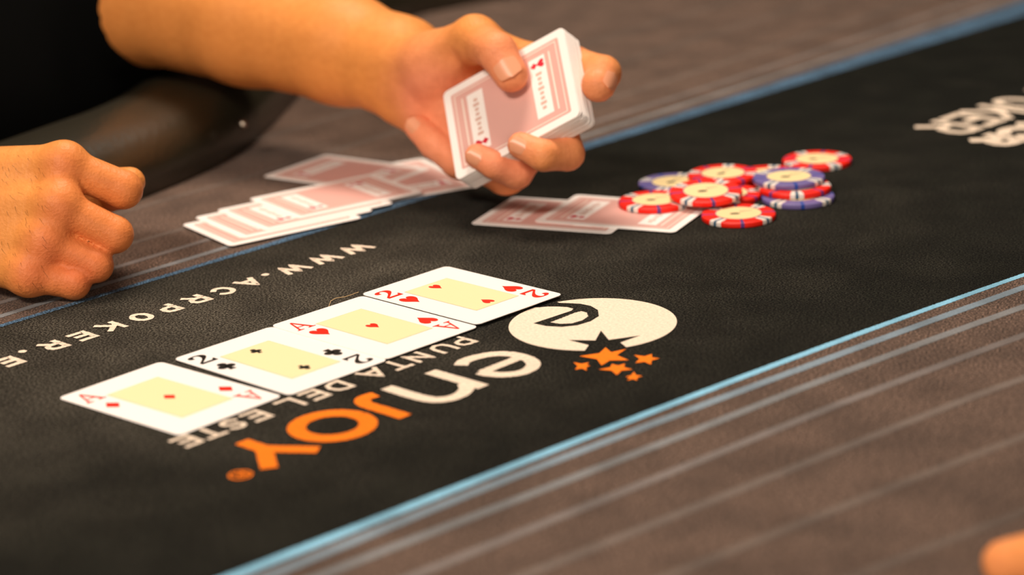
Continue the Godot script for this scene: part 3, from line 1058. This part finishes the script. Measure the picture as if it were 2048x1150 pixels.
func build_dealer(deck_x: Vector3, deck_y: Vector3, deck_n: Vector3) -> void:
	var o := thing("person", "dealer in black short-sleeved shirt, one fist on the felt, the other hand holding the deck", "person", Vector3.ZERO)
	var base := Color(0.78, 0.30, 0.075)
	var red := Color(0.92, 0.325, 0.165)
	var s := new_st()
	# --- left arm and the hand that holds the deck
	var wrist := V(-63, 71.6, -1429.5)
	var carpal := V(-47.2, 64.1, -1406.9)
	var mi := V(26.0, 81.0, -1358.0)
	var mm := V(28.9, 61.2, -1344)
	var mr := V(17.3, 40.6, -1336.7)
	var mp := V(-0.3, 24, -1335.7)
	var elbow := V(-288.2, 97.7, -1644.6)
	var f := Field.new(V(-330, 5, -1700), V(95, 165, -1255), 0.0026)
	f.bone(elbow, V(-238.6, 96.6, -1592), 0.046, 0.046, 0.01)
	f.bone(V(-238.6, 96.6, -1592), V(-163.4, 88.8, -1516.4), 0.046, 0.041, 0.01)
	f.bone(V(-163.4, 88.8, -1516.4), V(-100, 78.5, -1462), 0.041, 0.0345, 0.01)
	f.bone(V(-100, 78.5, -1462), wrist, 0.0345, 0.030, 0.01)
	f.bone(wrist, carpal, 0.029, 0.021, 0.012)
	for q in [[mi, 0.0125], [mm, 0.012], [mr, 0.0115], [mp, 0.011]]:
		f.bone(carpal, q[0], 0.018, q[1], 0.008)
	f.bone(mi, mm, 0.011, 0.011, 0.006)
	f.bone(mm, mr, 0.011, 0.0105, 0.006)
	f.bone(mr, mp, 0.0105, 0.010, 0.006)
	f.bone(V(-60, 52, -1420), mp, 0.017, 0.011, 0.008)             # heel of the hand
	var th0 := V(-55.4, 75.6, -1408.9)
	var th1 := V(-38.6, 80.9, -1384.7)
	var thm := V(-14.6, 100.7, -1359.3)
	var thi := V(-1.9, 98.2, -1328.1)
	var tht := V(5.5, 86.2, -1318.7)
	f.bone(th0, th1, 0.020, 0.0195, 0.010)
	f.bone(th1, thm, 0.0195, 0.0135, 0.008)
	f.bone(thm, mi, 0.010, 0.011, 0.008)                            # web
	var g := f.fresh()
	chain(g, [thm, thi, tht], [0.0128, 0.0112, 0.0102], 0.003)
	f.join(g, 0.005)
	var ip := V(43.3, 86.4, -1341.5)
	var idp := V(58.9, 84.1, -1321.4)
	var it := V(54.9, 81.4, -1302.2)
	g = f.fresh()
	chain(g, [mi, ip, idp, it], [0.0115, 0.0098, 0.0100, 0.0100], 0.003)
	f.join(g, 0.004)
	var mpip := V(35.6, 43.1, -1298.3)
	var mdip := V(21.3, 45.4, -1287.1)
	var mt := V(9.1, 50.4, -1293.4)
	g = f.fresh()
	chain(g, [mm, mpip, mdip, mt], [0.0115, 0.0098, 0.0090, 0.0080], 0.002)
	f.join(g, 0.003)
	var rpip := V(5.9, 30.0, -1310.4)
	var rdip := V(-6.3, 36.8, -1305.0)
	var rt := V(-16.2, 41.3, -1310.3)
	g = f.fresh()
	chain(g, [mr, rpip, rdip, rt], [0.011, 0.0094, 0.0084, 0.0076], 0.002)
	f.join(g, 0.0025)
	var ppip := V(-28.3, 27.5, -1350.4)
	var pdip := V(-42.5, 37.5, -1361.7)
	var pt := V(-52.2, 45.7, -1372.0)
	g = f.fresh()
	chain(g, [mp, ppip, pdip, pt], [0.010, 0.0092, 0.0088, 0.0080], 0.003)
	f.join(g, 0.0025)
	var blush := []
	for q in [tht, it, mt, rt, pt]:
		blush.append([q, 0.022, 0.8])
	for q in [mpip, rpip, ppip, thi, ip]:
		blush.append([q, 0.018, 0.6])
	blush.append([V(-42, 72, -1370), 0.030, 0.9])
	blush.append([V(-30, 45, -1370), 0.030, 0.7])
	blush.append([V(-10, 30, -1340), 0.030, 0.5])
	f.dent(V(-29.3, 91.0, -1353.0), V(-15.5, 77.5, -1367.0), 0.006, 0.0035)   # crease below the thumb
	net(s, f, base, red, blush)
	# --- right fist on the felt
	var rw := V(-345, 60, -1285)
	var rc := V(-313, 41, -1256)
	var qi := V(-239.3, 67.5, -1229.5)
	var qm := V(-241.2, 48.9, -1213.3)
	var qr := V(-249.3, 31.3, -1205.9)
	var qp := V(-258.5, 15.5, -1199.5)
	f = Field.new(V(-420, -4, -1370), V(-185, 110, -1170), 0.0016)
	f.bone(V(-440, 80, -1390), rw, 0.036, 0.029, 0.01)
	f.bone(rw, rc, 0.027, 0.024, 0.012)
	for q in [[V(-312, 52, -1256), qi, 0.0115, 0.0215], [V(-314, 42, -1249), qm, 0.0112, 0.021], [V(-316, 32, -1245), qr, 0.0112, 0.019], [V(-316, 24, -1242), qp, 0.0105, 0.016]]:
		f.bone(q[0], q[1], q[3], q[2], 0.010)
	f.bone(qi, qm, 0.0095, 0.0095, 0.005)
	f.bone(qm, qr, 0.0095, 0.0095, 0.005)
	f.bone(qr, qp, 0.0095, 0.009, 0.005)
	for q in [[qi, 0.0121], [qm, 0.0119], [qr, 0.0116], [qp, 0.0108]]:   # knuckles
		f.bone(q[0], q[0] + Vector3(0.0005, 0, 0), q[1], q[1], 0.007)
	f.bone(V(-300, 48, -1268), V(-253, 50, -1264), 0.018, 0.013, 0.008)   # thumb side
	for q in [[qi, V(-209.0, 51.8, -1231.0), V(-222.4, 41.9, -1257.2), V(-231, 43, -1246), 0.0102, 0.0105], [qm, V(-213.1, 31.3, -1214.2), V(-226.1, 24, -1241.9), V(-234, 27, -1234), 0.0099, 0.0100], [qr, V(-223.0, 17.0, -1205.0), V(-235.3, 12.5, -1230.8), V(-241, 15, -1224), 0.0093, 0.0090], [qp, V(-234.6, 9.4, -1198.5), V(-244.5, 8.8, -1221.5), V(-249, 9, -1215), 0.0090, 0.0085]]:
		g = f.fresh()
		chain(g, [q[0], q[1], q[2], q[3]], [q[4], q[5], 0.0088, 0.0078], 0.002)
		f.join(g, 0.0030)
	f.bone(V(-238, 52, -1250), V(-236, 22, -1232), 0.012, 0.008, 0.002)   # inside of the fist
	g = f.fresh()
	chain(g, [V(-253, 47, -1268), V(-226.7, 44.5, -1268.0), V(-208.9, 49.7, -1255.4)], [0.0125, 0.0105, 0.0085], 0.003)
	f.join(g, 0.003)
	for q in [[V(-269.3, 59.2, -1200.8), V(-248.0, 64.3, -1203.3)], [V(-270.4, 37.9, -1194.3), V(-250.9, 43.9, -1195.0)], [V(-285, 28, -1200), V(-262, 33, -1192)]]:
		f.dent(q[0], q[1], 0.0035, -0.0011)                           # veins
	f.keep_above(TOP + 0.0004)
	blush = []
	for q in [qi, qm, qr, qp]:
		blush.append([q + Vector3(0.001, 0.002, 0.010), 0.011, 0.7])
	for q in [V(-209, 51.8, -1231), V(-213, 31.3, -1214), V(-223, 17.4, -1205), V(-234, 10, -1198)]:
		blush.append([q + Vector3(0.004, 0, 0.004), 0.011, 0.6])
	for q in [V(-220, 60, -1222), V(-224, 40, -1206), V(-234, 25, -1198), V(-244, 13, -1193)]:
		blush.append([q, 0.015, 0.45])
	net(s, f, base, Color(0.72, 0.19, 0.065), blush)
	hand_hair(o)
	# --- right forearm, upper arms inside the sleeves, neck and head (coarser)
	var relbow := V(-575, 105, -1520)
	f = Field.new(V(-700, 20, -1980), V(-180, 740, -1330), 0.012)
	f.bone(V(-440, 80, -1390), relbow, 0.036, 0.046, 0.01)
	f.bone(relbow, V(-600, 370, -1500), 0.044, 0.05, 0.01)
	f.bone(elbow, V(-345, 370, -1750), 0.044, 0.05, 0.01)
	var neck := V(-470, 440, -1635)
	f.bone(neck, neck + Vector3(0.02, 0.13, 0.02), 0.058, 0.055, 0.02)
	var head := neck + Vector3(0.045, 0.20, 0.045)
	f.bone(head + Vector3(-0.01, 0.03, -0.01), head + Vector3(0.02, -0.05, 0.02), 0.085, 0.058, 0.03)
	f.bone(head + Vector3(0.055, 0.0, 0.055), head + Vector3(0.075, -0.03, 0.075), 0.008, 0.016, 0.012)
	net(s, f, base, red, [])
	var body := part("body", s.commit(), M.skin, o)
	body.set_meta("label", "tanned bare forearms and hands")
	var hr := new_st()
	f = Field.new(head - Vector3(0.16, 0.1, 0.16), head + Vector3(0.14, 0.16, 0.14), 0.012)
	f.bone(head + Vector3(-0.025, 0.05, -0.025), head + Vector3(-0.03, -0.01, -0.03), 0.092, 0.08, 0.02)
	net(hr, f, Color(1, 1, 1), Color(1, 1, 1), [])
	part("hair", hr.commit(), M.hair, o)
	# --- shirt: torso with short sleeves
	var sh := new_st()
	f = Field.new(V(-700, -480, -1960), V(-120, 500, -1300), 0.012)
	var mid := V(-425, 60, -1650)
	var across := Vector3(0.7071, 0, -0.7071)
	for k in [-1.0, 1.0]:
		f.bone(V(-440, -230, -1650) + across * 0.07 * k, V(-425, 30, -1645) + across * 0.06 * k, 0.15, 0.135, 0.06)
		f.bone(V(-425, 30, -1645) + across * 0.06 * k, V(-470, 330, -1640) + across * 0.10 * k, 0.135, 0.115, 0.06)
	f.bone(V(-470, 380, -1640) - across * 0.17, V(-470, 380, -1640) + across * 0.17, 0.068, 0.068, 0.05)
	f.bone(V(-470, 380, -1640) + across * 0.17, V(-298, 130, -1660), 0.068, 0.062, 0.03)
	f.bone(V(-298, 130, -1660), V(-247, 97, -1601), 0.060, 0.053, 0.03)
	f.bone(V(-470, 380, -1640) - across * 0.17, V(-585, 150, -1520), 0.068, 0.060, 0.03)
	f.bone(V(-470, 400, -1640), V(-468, 455, -1636), 0.075, 0.066, 0.03)
	net(sh, f, Color(1, 1, 1), Color(1, 1, 1), [])
	part("shirt", sh.commit(), M.shirt, o)
	# --- trousers and shoes, seated behind the rail
	var tr := new_st()
	f = Field.new(V(-760, -752, -2020), V(-60, -180, -1250), 0.014)
	for k in [-1.0, 1.0]:
		var hip: Vector3 = V(-455, -270, -1660) + across * 0.09 * k
		var knee: Vector3 = V(-250, -255, -1420) + across * 0.12 * k
		var foot: Vector3 = V(-270, -690, -1450) + across * 0.12 * k
		f.bone(hip, knee, 0.095, 0.068, 0.03)
		f.bone(knee, foot, 0.066, 0.045, 0.02)
	net(tr, f, Color(1, 1, 1), Color(1, 1, 1), [])
	part("trousers", tr.commit(), M.shirt, o)
	for k in [-1.0, 1.0]:
		var sh2 := new_st()
		var heel: Vector3 = V(-270, -712, -1450) + across * 0.12 * k
		f = Field.new(heel - Vector3(0.12, 0.05, 0.12), heel + Vector3(0.26, 0.12, 0.26), 0.012)
		f.bone(heel, heel + Vector3(0.12, -0.002, 0.12), 0.038, 0.034, 0.02)
		f.keep_above(0.002)
		net(sh2, f, Color(1, 1, 1), Color(1, 1, 1), [])
		part("shoe", sh2.commit(), M.shirt, o)
	# --- nails
	var cam := Vector3(0, TOP + 0.3626, 0)
	var aim := func(p: Vector3, tilt: Vector3) -> Vector3: return ((cam - p).normalized() + tilt).normalized()
	for q in [[tht, tht - thi, deck_n * 0.9 + Vector3(0.1, 0.5, 0.1), 0.0102, 0.0150, 0.0135], [it, Vector3(-0.35, -0.55, 0.6), Vector3(0.12, -0.6, 0.1), 0.0100, 0.010, 0.011], [mt, mt - mdip, deck_n * 0.2 + Vector3(0.35, -0.3, 0.1), 0.0082, 0.009, 0.0105], [rt, rt - rdip, Vector3(0.25, -0.3, 0.1), 0.0078, 0.0085, 0.010], [pt, pt - pdip, Vector3(0.15, -0.3, 0.2), 0.0080, 0.0085, 0.010]]:
		var nrm: Vector3 = aim.call(q[0], q[2])
		var al: Vector3 = q[1].normalized()
		nrm = (nrm - al * nrm.dot(al)).normalized()
		nail(o, q[0] + nrm * (q[3] + 0.0002) - al * 0.001, nrm, al, q[4], q[5])

# fine dark hair on the back of the fist, lying towards the little finger
func hand_hair(o: Node3D) -> void:
	var r := RandomNumberGenerator.new()
	r.seed = 11
	var s := new_st()
	var made := 0
	for tries in 6000:
		if made >= 260:
			break
		var i := r.randi_range(0, net_pos.size() - 1)
		var p := net_pos[i]
		var n := net_nor[i]
		if p.x > -0.246 or p.x < -0.36 or n.z < 0.25 or p.y < TOP + 0.012:
			continue
		made += 1
		var flow := Vector3(0.55 + r.randf_range(-0.3, 0.3), -0.75 + r.randf_range(-0.3, 0.3), 0.2)
		flow = (flow - n * flow.dot(n)).normalized()
		var side := flow.cross(n).normalized()
		var length := r.randf_range(0.003, 0.006)
		var bow := r.randf_range(-0.25, 0.25)
		var last := p
		var lw := 0.00007
		for k in range(1, 4):
			var u := k / 3.0
			var q := p + flow * length * u + n * (0.0009 * sin(u * 2.4)) + side * length * bow * u * u
			var w := 0.00007 * (1.0 - u * 0.8)
			quad(s, last - side * lw, last + side * lw, q + side * w, q - side * w, n)
			last = q
			lw = w
	part("hand_hair", s.commit(), M.hair, o).set_meta("kind", "stuff")

func build_player() -> void:
	var o := thing("person", "bare fingertip of a player entering over the felt at the lower right corner", "person", Vector3.ZERO)
	var s := new_st()
	var base := Color(0.78, 0.30, 0.075)
	var red := Color(0.92, 0.325, 0.165)
	var f := Field.new(V(140, -4, -840), V(420, 110, -500), 0.003)
	var w := V(330, 45, -620)
	f.bone(V(420, 70, -480), w, 0.036, 0.028, 0.01)
	var fin := [[V(242, 30, -712), V(199, 24, -757), V(174.5, 10.5, -776)], [V(254, 32, -702), V(208, 25, -740), V(190, 11, -758)], [V(266, 29, -686), V(222, 20, -720), V(205, 9.5, -736)], [V(276, 25, -670), V(240, 18, -700), V(224, 9, -714)]]
	for q in fin:
		f.bone(w, q[0], 0.022, 0.012, 0.010)
	f.bone(fin[0][0], fin[3][0], 0.011, 0.010, 0.006)
	for q in fin:
		var g := f.fresh()
		chain(g, [q[0], q[1], q[2]], [0.0115, 0.0098, 0.0092], 0.002)
		f.join(g, 0.003)
	var t := f.fresh()
	chain(t, [V(300, 40, -660), V(262, 28, -740), V(236, 14, -770)], [0.018, 0.0125, 0.010], 0.003)
	f.join(t, 0.006)
	f.keep_above(TOP + 0.0004)
	net(s, f, base, red, [[fin[0][2], 0.014, 0.5], [fin[1][2], 0.014, 0.5]])
	part("body", s.commit(), M.skin, o)

# ---------------------------------------------------------------- the scene
func _ready() -> void:
	# camera
	var cam := Camera3D.new()
	cam.name = "camera"
	var ca := CameraAttributesPhysical.new()
	ca.frustum_focal_length = 85.0
	ca.frustum_focus_distance = 1.217
	ca.exposure_aperture = 5.2
	cam.attributes = ca
	cam.keep_aspect = Camera3D.KEEP_HEIGHT
	cam.near = 0.05
	cam.far = 60.0
	cam.fov = 2.0 * rad_to_deg(atan(575.0 / 4655.67))
	cam.transform = Transform3D(Basis(Vector3(0.99878235, -0.04716603, 0.01446295), Vector3(0.04933368, 0.95489744, -0.29280891), Vector3(0.0, 0.29316589, 0.95606159)), Vector3(0, TOP + 0.3626, 0))
	add_child(cam)
	cam.current = true
	# sky and exposure
	var we := WorldEnvironment.new()
	we.name = "environment"
	var env := Environment.new()
	env.background_mode = Environment.BG_COLOR
	env.background_color = Color(0.02, 0.018, 0.015)
	env.tonemap_mode = Environment.TONE_MAPPER_LINEAR
	env.tonemap_exposure = 0.78
	env.sdfgi_enabled = true
	env.ssao_enabled = true
	env.ssil_enabled = true
	we.environment = env
	add_child(we)
	make_materials()
	# lamps: [position, size, energy, colour]
	var lamps := [
		[Vector3(-1.0, 2.42, 0.35), 0.60, 8.8, Color(1.0, 0.935, 0.87), "square warm ceiling light panel in front of the dealer, left of the camera"],
		[Vector3(0.02, 2.42, -1.85), 0.60, 4.6, Color(1.0, 0.93, 0.86), "square warm ceiling light panel over the middle of the table"]]
	for q in lamps:
		lamp(q[0], q[1], q[2], q[3], q[4])
	fill_lamp(Vector3(0.55, 1.55, 2.26), Vector2(1.8, 0.7), 4.4, Color(1.0, 0.93, 0.86), PI, "long warm fill light panel, unseen, added on the wall behind the camera")  # unseen fill panel, added to brighten faces turned to the camera
	# room
	struct("floor", box(7.2, 0.1, 7.2), M.carpet, Vector3(0, -0.05, -1.2))
	struct("ceiling", box(7.2, 0.1, 7.2), M.ceiling, Vector3(0, 2.57, -1.2))
	struct("wall_back", box(7.2, 2.52, 0.1), M.wall, Vector3(0, 1.26, -4.75))
	struct("wall_front", box(7.2, 2.52, 0.1), M.wall, Vector3(0, 1.26, 2.35))
	struct("wall_left", box(0.1, 2.52, 7.0), M.wall, Vector3(-3.55, 1.26, -1.2))
	struct("wall_right", box(0.1, 2.52, 7.0), M.wall, Vector3(3.55, 1.26, -1.2))
	var rng := RandomNumberGenerator.new()
	rng.seed = 7
	build_table(rng)
	card_body = prism(round_rect(0.063, 0.088, 0.0034), 0.0, CARD_T)
	cards()
	chips()
	var dx := Vector3(0.82034913, 0.47520224, 0.3181354)
	var dy := Vector3(-0.10045613, 0.66741173, -0.73788221)
	var dn := Vector3(-0.56297057, 0.57336238, 0.59524761)
	deck(dx, dy, dn, rng)
	build_dealer(dx, dy, dn)
	build_player()
	lint()

func lamp(at: Vector3, size: float, energy: float, color: Color, label: String) -> void:
	var o := thing("ceiling_light", label, "ceiling light", at, 0.0, "square ceiling lights over the table")
	part("frame", box(size + 0.06, 0.06, size + 0.06), M.wall, o).position.y = 0.05
	var pm := mat(color, 0.5)
	pm.emission_enabled = true
	pm.emission = color
	pm.emission_energy_multiplier = 1.5
	part("diffuser", box(size, 0.02, size), pm, o).position.y = 0.015
	var l := AreaLight3D.new()
	l.name = "lamp_light"
	l.area_size = Vector2(size, size)
	l.light_energy = energy
	l.light_color = color
	l.shadow_enabled = true
	l.rotation.x = -PI / 2
	l.position.y = -0.01
	o.add_child(l)

func fill_lamp(at: Vector3, size: Vector2, energy: float, color: Color, turn: float, label: String) -> void:
	var o := thing("added_fill_light", label, "wall light", at, turn)
	part("frame", box(size.x + 0.06, size.y + 0.06, 0.03), M.metal, o).position.z = -0.02
	var pm := mat(color, 0.5)
	pm.emission_enabled = true
	pm.emission = color
	pm.emission_energy_multiplier = 1.2
	part("diffuser", box(size.x, size.y, 0.02), pm, o)
	var l := AreaLight3D.new()
	l.name = "lamp_light"
	l.area_size = size
	l.light_energy = energy
	l.light_color = color
	l.shadow_enabled = true
	l.rotation.y = PI
	l.position.z = 0.02
	o.add_child(l)

func cards() -> void:
	# long edge runs along (cos t, -sin t); the card's top is at its start
	var open := [
		["2", "heart", "two of hearts lying face up, farthest card of the row, beside the round emblem", -0.0268, -1.1682, -0.7907, 0.0022],
		["A", "heart", "ace of hearts lying face up between the two of hearts and two of clubs", -0.0709, -1.1232, -0.7952, 0.0014],
		["2", "club", "two of clubs lying face up, the only card with black pips", -0.1150, -1.0789, -0.7864, 0.0010],
		["A", "diamond", "ace of diamonds lying face up, nearest card of the row", -0.1631, -1.0321, -0.7412, 0.0008]]
	for q in open:
		face_card(q[0], q[1], q[2], q[3], q[4], q[5] - PI / 2, q[6] - 0.0003)
	back_card("face-down card lying left of the chips, half covered by another card", "two hole cards under the chips", 0.0304, -1.3211, -0.425 + PI / 2, 0.0006)
	back_card("face-down card partly under the red chip, on top of its twin", "two hole cards under the chips", 0.0676, -1.3165, -0.45 + PI / 2, 0.0010)
	var g := "discarded face-down cards beside the held deck"
	var t := 0.5786
	var a := Vector2(cos(t), -sin(t))
	var b := Vector2(sin(t), cos(t))
	var c0 := Vector2(-0.1405, -1.3354)
	back_card("face-down discard farthest right of the spread, under the fingers", g, -0.064, -1.4240, -1.14 + PI / 2, 0.0006)
	back_card("face-down discard at the back of the spread, turned across the others", g, -0.1019, -1.4470, -0.63 + PI / 2, 0.0010)
	back_card("lowest face-down discard, its pale corner nearest the fist", g, c0.x, c0.y, t + PI / 2, 0.0014)
	for q in [[0.0125, -0.008, "second face-down discard from the bottom of the spread"], [0.0295, -0.0124, "third face-down discard of the spread, under the topmost one"], [0.056, -0.0206, "topmost face-down discard, its pink middle fully in view"]]:
		var c: Vector2 = c0 + a * float(q[0]) + b * float(q[1])
		back_card(q[2], g, c.x, c.y, t + PI / 2, 0.0014 + 0.00045 * (1 if q[0] < 0.02 else 2 if q[0] < 0.04 else 3))

func chips() -> void:
	chip("red", "red chip standing on the hole cards, leftmost of the pile", 86.8, -1331.0, 0.0014, 0.05)
	chip("purple", "purple chip at the back left, half hidden behind red ones", 101.6, -1375.9, 0.0, 0.35)
	chip("red", "red chip low in the middle, only a slice showing under the tilted one", 130.1, -1343.5, 0.0, 0.9)
	chip("red", "red chip at the back edge, only its upper rim showing", 160.9, -1383.5, 0.0, 0.5)
	chip("purple", "purple chip lowest at right, under a red and a purple one", 171.6, -1329.6, 0.0, 0.0)
	chip("red", "red chip sandwiched between two purple chips", 171.0, -1339.5, 0.0035, 0.72)
	chip("purple", "topmost purple chip on the right hand stack", 168.7, -1348.6, 0.0069, 0.08)
	chip("red", "red chip lying behind the tilted one, at the back of the pile", 132.1, -1377.5, 0.0035, 0.5)
	chip("red", "tilted red chip on top of the left half of the pile", 116.9, -1327.2, 0.0064, 0.12, Vector2(0.07, 0.0))
	chip("red", "front red chip lying flat on the bare felt", 132.8, -1296.3, 0.0, 0.0)
	chip("red", "red chip farthest right, apart behind the purple stack", 194.8, -1414.9, 0.0, -0.35)

func deck(dx: Vector3, dy: Vector3, dn: Vector3, rng: RandomNumberGenerator) -> void:
	var o := thing("card_deck", "thick deck of pink-backed cards held in the dealer's hand", "card deck", Vector3(0.0039, TOP + 0.0692, -1.3198))
	# local axes of a card: x right (short side), -z top (long side), y out of the back
	o.basis = Basis(-dy, dn, -dx)
	var n := 50
	for i in n:
		var c := part("card", card_body, M.card, o)
		var u := float(i) / (n - 1)
		c.position = Vector3(rng.randf_range(-0.0003, 0.0003), -0.0003 - u * 0.0150, rng.randf_range(-0.0003, 0.0003))
		if i == 0:
			c.position = Vector3(0, -0.0003, 0)
			back_print(c, CARD_T)

func lint() -> void:
	var pts := [V(-96.3, 0.5, -1162.3), V(-95.7, 0.6, -1172.7), V(-93.3, 0.7, -1176.7), V(-88.6, 0.6, -1178.6), V(-84.8, 0.6, -1182.5), V(-81.8, 0.5, -1186.5)]
	var s := new_st()
	for i in pts.size() - 1:
		var d: Vector3 = (pts[i + 1] - pts[i]).normalized()
		var x := d.cross(Vector3.UP).normalized()
		var y := x.cross(d)
		for k in 6:
			var n0 := x * cos(TAU * k / 6) + y * sin(TAU * k / 6)
			var n1 := x * cos(TAU * (k + 1) / 6) + y * sin(TAU * (k + 1) / 6)
			quad(s, pts[i] + n0 * 0.00016, pts[i] + n1 * 0.00016, pts[i + 1] + n1 * 0.00016, pts[i + 1] + n0 * 0.00016, (n0 + n1).normalized())
	var o := part("thread", s.commit(), M.thread, self)
	tag(o, "thin pale loose thread on the felt behind the ace of hearts", "thread")
